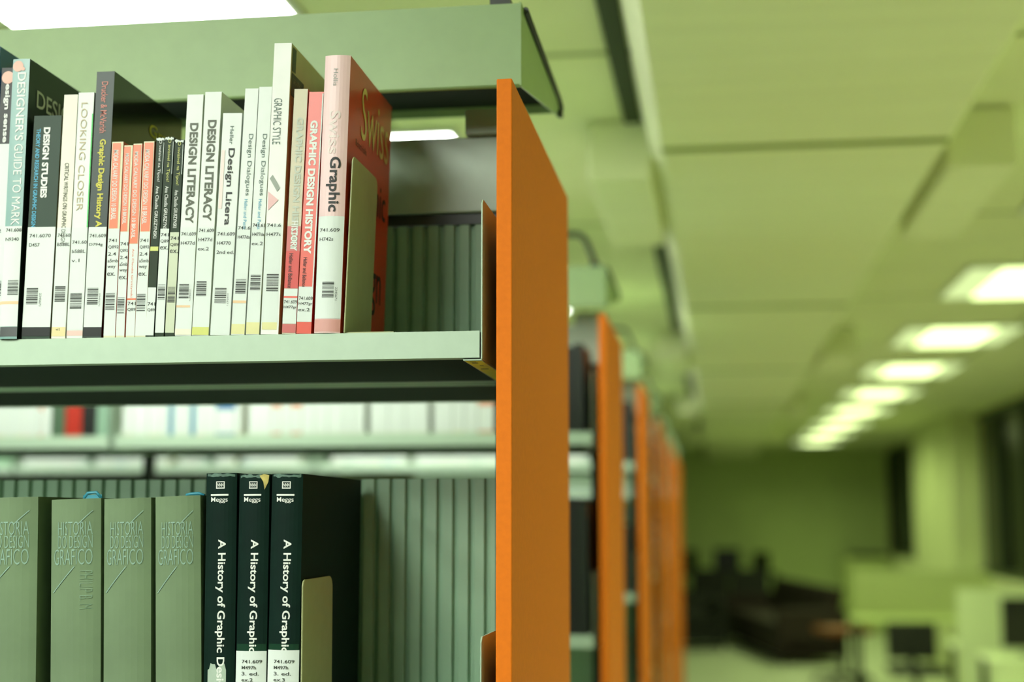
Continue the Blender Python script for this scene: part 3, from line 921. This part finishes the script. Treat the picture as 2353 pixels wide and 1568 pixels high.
for a, c, col, lb, lab in seq:
    p0, p1 = P(a, 1000, Y2 + .004), P(c, 1000, Y2 + .004)
    hh = rnd.uniform(.20, .27)
    ltop = rnd.uniform(.07, .1)
    if col == 'orange': ltop = .060
    if col == 'deep': ltop = .056
    back_book(p0.x, p1.x - p0.x - .0006, hh, .16, bgc[col], lab or 'out of focus pale-labelled book on the second bookcase, seen in the gap', GB2, Y2 + .003, deck, M_PAPER if lb else None, (.004, ltop))
# dark volumes near the end of the second bookcase
for z, xs_, cols, lab in ((0, (1160, 1200, 1240, 1285, 1318), ('dark', 'black', 'dark', 'black', 'dark'), 'dark book on the upper shelf of the second bookcase, close to its orange end'),
                          (1, (1150, 1195, 1232, 1268, 1300, 1326), ('black', 'dark', 'black', 'dark', 'black', 'dark'), 'dark book on the lower shelf of the second bookcase, close to its orange end')):
    yy = 1000
    for i, x in enumerate(xs_):
        p0 = P(x, yy, Y2 + .004)
        p1 = P(xs_[i + 1] if i + 1 < len(xs_) else x + 24, yy, Y2 + .004)
        back_book(p0.x, p1.x - p0.x - .001, (.19, .285)[z] - .006 * (i % 2), .2, bgc[cols[i]], lab, 'dark books at the end of the second bookcase', Y2 + .003, LEVELS[z] + CAMZ, None)
# third bookcase: slivers of pale books
Y3 = case_y[2]
x = -2.40
i = 0
cols3 = ['pale', 'cream', 'pale', 'pinkish', 'mint', 'pale', 'cream', 'blue', 'pale', 'pale']
while x < -.42:
    w = rnd.uniform(.022, .05)
    gap = rnd.random() < .12
    if gap or any(x - .02 < q < x + w + .02 for q in (-1.353, -2.438)):
        x += .03; continue
    back_book(x, w - .001, rnd.uniform(.2, .27), .16, bgc[cols3[i % 10]], 'out of focus pale book on the third bookcase, in the lower slit of light', 'blurred books on the third bookcase', Y3 + .003, deck, M_PAPER, (.004, .09))
    x += w; i += 1
for i in range(4):
    back_book(-.40 + .031 * i, .029, .2, .2, bgc[('dark', 'black')[i % 2]], 'dark book on the third bookcase, close to its orange end', 'dark books at the end of the third bookcase', Y3 + .003, deck, None)
    back_book(-.40 + .031 * i, .029, .22, .2, bgc[('black', 'dark')[i % 2]], 'dark book on the lower shelf of the third bookcase', 'dark books low on the third bookcase', Y3 + .003, LEVELS[1] + CAMZ, None)

# ------------------------------------------------------------------ far reading area
M_SOFA = mat('dark_upholstery', (26, 30, 20), .8, .15, 20)
M_SOFA2 = mat('dark_red_upholstery', (40, 20, 12), .8, .15, 20)
M_BLACK = mat('black_plastic', (10, 12, 10), .4)
M_DESK = mat('pale_desk', (206, 220, 170), .5, .02, 4)
M_DESK2 = mat('pale_desk_screen', (182, 196, 128), .7, .02, 4)
M_SEAT = mat('brown_orange_seat', (150, 78, 24), .6, .1, 30)


def sofa(label, x, y, rot, L, m, h=.86):
    r = thing('sofa', label, 'sofa', (x, y, 0), (0, 0, rot), 'dark lounge seats')
    b = MB(); b.box(0, .02, .08, L, .80, .30); b.build('base', m, r, bevel=.02)
    n = max(1, round(L / .62))
    for i in range(n):
        a = .14 + (L - .28) * i / n; c = .14 + (L - .28) * (i + 1) / n
        b = MB(); b.box(a + .005, .0, .31, c - .005, .58, .45); b.build('seat_cushion', m, r, bevel=.035, seg=3)
        b = MB(); b.prism([(.56, .40), (.72, .42), (.82, h), (.68, h + .02)], 'x', a + .005, c - .005); b.build('back_cushion', m, r, bevel=.03, seg=3)
    for a in (0, L - .14):
        b = MB(); b.box(a, .0, .09, a + .14, .80, .62); b.build('arm', m, r, bevel=.03, seg=3)
    for a in (.05, L - .09):
        for c in (.06, .70):
            b = MB(); b.box(a, c, 0, a + .04, c + .04, .085); b.build('foot', M_BLACK, r)
    return r


sofa('long dark sofa against the far wall, left of the red-topped one', -.55, 20.2, 0, 1.4, M_SOFA, .90)
sofa('dark reddish sofa slanting towards the viewer in the far corner', .05, 19.9, math.radians(-80), 3.4, M_SOFA2, .84)
sofa('low dark armchair in front of the long dark sofa', -.72, 18.2, math.radians(6), .82, M_SOFA, .66)


def monitor(label, x, y, z, rot, w=.40, h=.26, stand=.10, group='black monitors'):
    r = thing('monitor', label, 'monitor', (x, y, z), (0, 0, rot), group)
    b = MB(); b.box(-w / 2, -.015, stand, w / 2, .02, stand + h); b.build('screen', M_BLACK, r, bevel=.006)
    b = MB(); b.box(-.03, .0, .01, .03, .03, stand + .08); b.build('stand', M_BLACK, r, bevel=.004)
    b = MB(); b.box(-.11, -.07, 0, .11, .09, .014); b.build('foot', M_BLACK, r, bevel=.004)
    return r


def table(label, x0, y0, x1, y1, z, m, cat='table', group=None, screen=0):
    r = thing('desk', label, cat, (x0, y0, 0), (0, 0, 0), group)
    w, d = x1 - x0, y1 - y0
    b = MB(); b.box(0, 0, z - .03, w, d, z); b.build('desktop', m, r, bevel=.004)
    for a in (.03, w - .07):
        for c in (.03, d - .07):
            b = MB(); b.box(a, c, 0, a + .04, c + .04, z - .03); b.build('leg', M_DARK, r)
    if screen:
        b = MB(); b.box(0, -.025, z - screen[0], w, -.001, screen[1]); b.build('privacy_screen', m, r, bevel=.004)
    return r


table('dark narrow desk behind the long dark sofa carrying the monitors', -.6, 21.3, .86, 21.9, .84, M_SOFA)
monitor('black monitor squarely facing us, middle of three above the dark sofa', .12, 21.6, .84, 0, .38, .31, .04)
monitor('black monitor turned aside, rightmost of three above the dark sofa', .62, 21.6, .84, math.radians(50), .36, .27, .03)
monitor('black monitor turned aside, leftmost of three beside the orange panels', -.42, 21.6, .84, math.radians(-60), .36, .33, .0)
table('pale desk with tall screen panel in front of the far window', 1.24, 13.8, 2.46, 14.5, .70, M_DESK2, 'desk', 'pale desks by the window', (-.06, 1.16))
t = table('whitish desk with screen panel at the right edge, carrying the black monitor', 1.73, 11.0, 2.46, 11.7, .70, M_DESK, 'desk', 'pale desks by the window', (.02, 1.125))
b = MB(); b.box(0, -.02, 0, .73, 0, .68); b.build('modesty_panel', M_DESK, t)
t = table('white side desk below the black monitor in the lower right corner', 1.80, 10.1, 2.46, 10.75, .70, M_DESK, 'desk', 'pale desks by the window')
b = MB(); b.box(.01, 0, .02, .65, .02, .668); b.build('modesty_panel', M_DESK, t)
monitor('black monitor on the white side desk at the right edge', 2.18, 10.45, .70, math.radians(4), .48, .34, .055)


def swivel_chair(label, x, y, rot, seat_m, seat_z, back=True, group='chairs by the desks'):
    r = thing('swivel_chair', label, 'chair', (x, y, 0), (0, 0, rot), group)
    b = MB(); b.box(-.23, -.22, seat_z - .07, .23, .22, seat_z); b.build('seat', seat_m, r, bevel=.025, seg=3)
    if back:
        b = MB(); b.prism([(-.25, seat_z + .03), (-.21, seat_z + .03), (-.25, seat_z + .34), (-.29, seat_z + .34)], 'x', -.21, .21); b.build('backrest', M_BLACK, r, bevel=.012, seg=2)
        b = MB(); b.box(-.03, -.25, seat_z - .06, .03, -.20, seat_z + .1); b.build('back_bar', M_BLACK, r)
    b = MB(); b.tube([(0, 0, .07), (0, 0, seat_z - .06)], .03, 10); b.build('column', M_BLACK, r)
    for k in range(5):
        t = k * 2 * math.pi / 5
        b = MB(); b.tube([(0, 0, .09), (.28 * math.cos(t), .28 * math.sin(t), .06)], [.025, .018], 8)
        leg = b.build('leg', M_BLACK, r)
        b = MB(); c = Vector((.28 * math.cos(t), .28 * math.sin(t), .028)); s = Vector((-math.sin(t), math.cos(t), 0)) * .015
        b.tube([c - s, c + s], .028, 10); b.build('caster', M_BLACK, leg)
    return r


swivel_chair('swivel stool with brownish orange seat on a dark star base', 1.22, 14.9, .4, M_SEAT, .56, False)
swivel_chair('black swivel chair left of the whitish desk, lower right', 1.62, 12.5, math.radians(180), M_BLACK, .42, True)
b = MB(); b.box(1.80, 21.5, 0, 2.46, 22.2, 1.06)
o = b.build('storage_cabinet', M_DESK2, None, bevel=.01); tag(o, 'pale low cabinet in the far corner under the dark window', 'cabinet')
b = MB(); b.box(1.92, 21.6, 1.0602, 2.44, 22.1, 1.13)
o = b.build('storage_box', M_BLACK, None, bevel=.01); tag(o, 'flat dark box lying on the pale low cabinet', 'box')
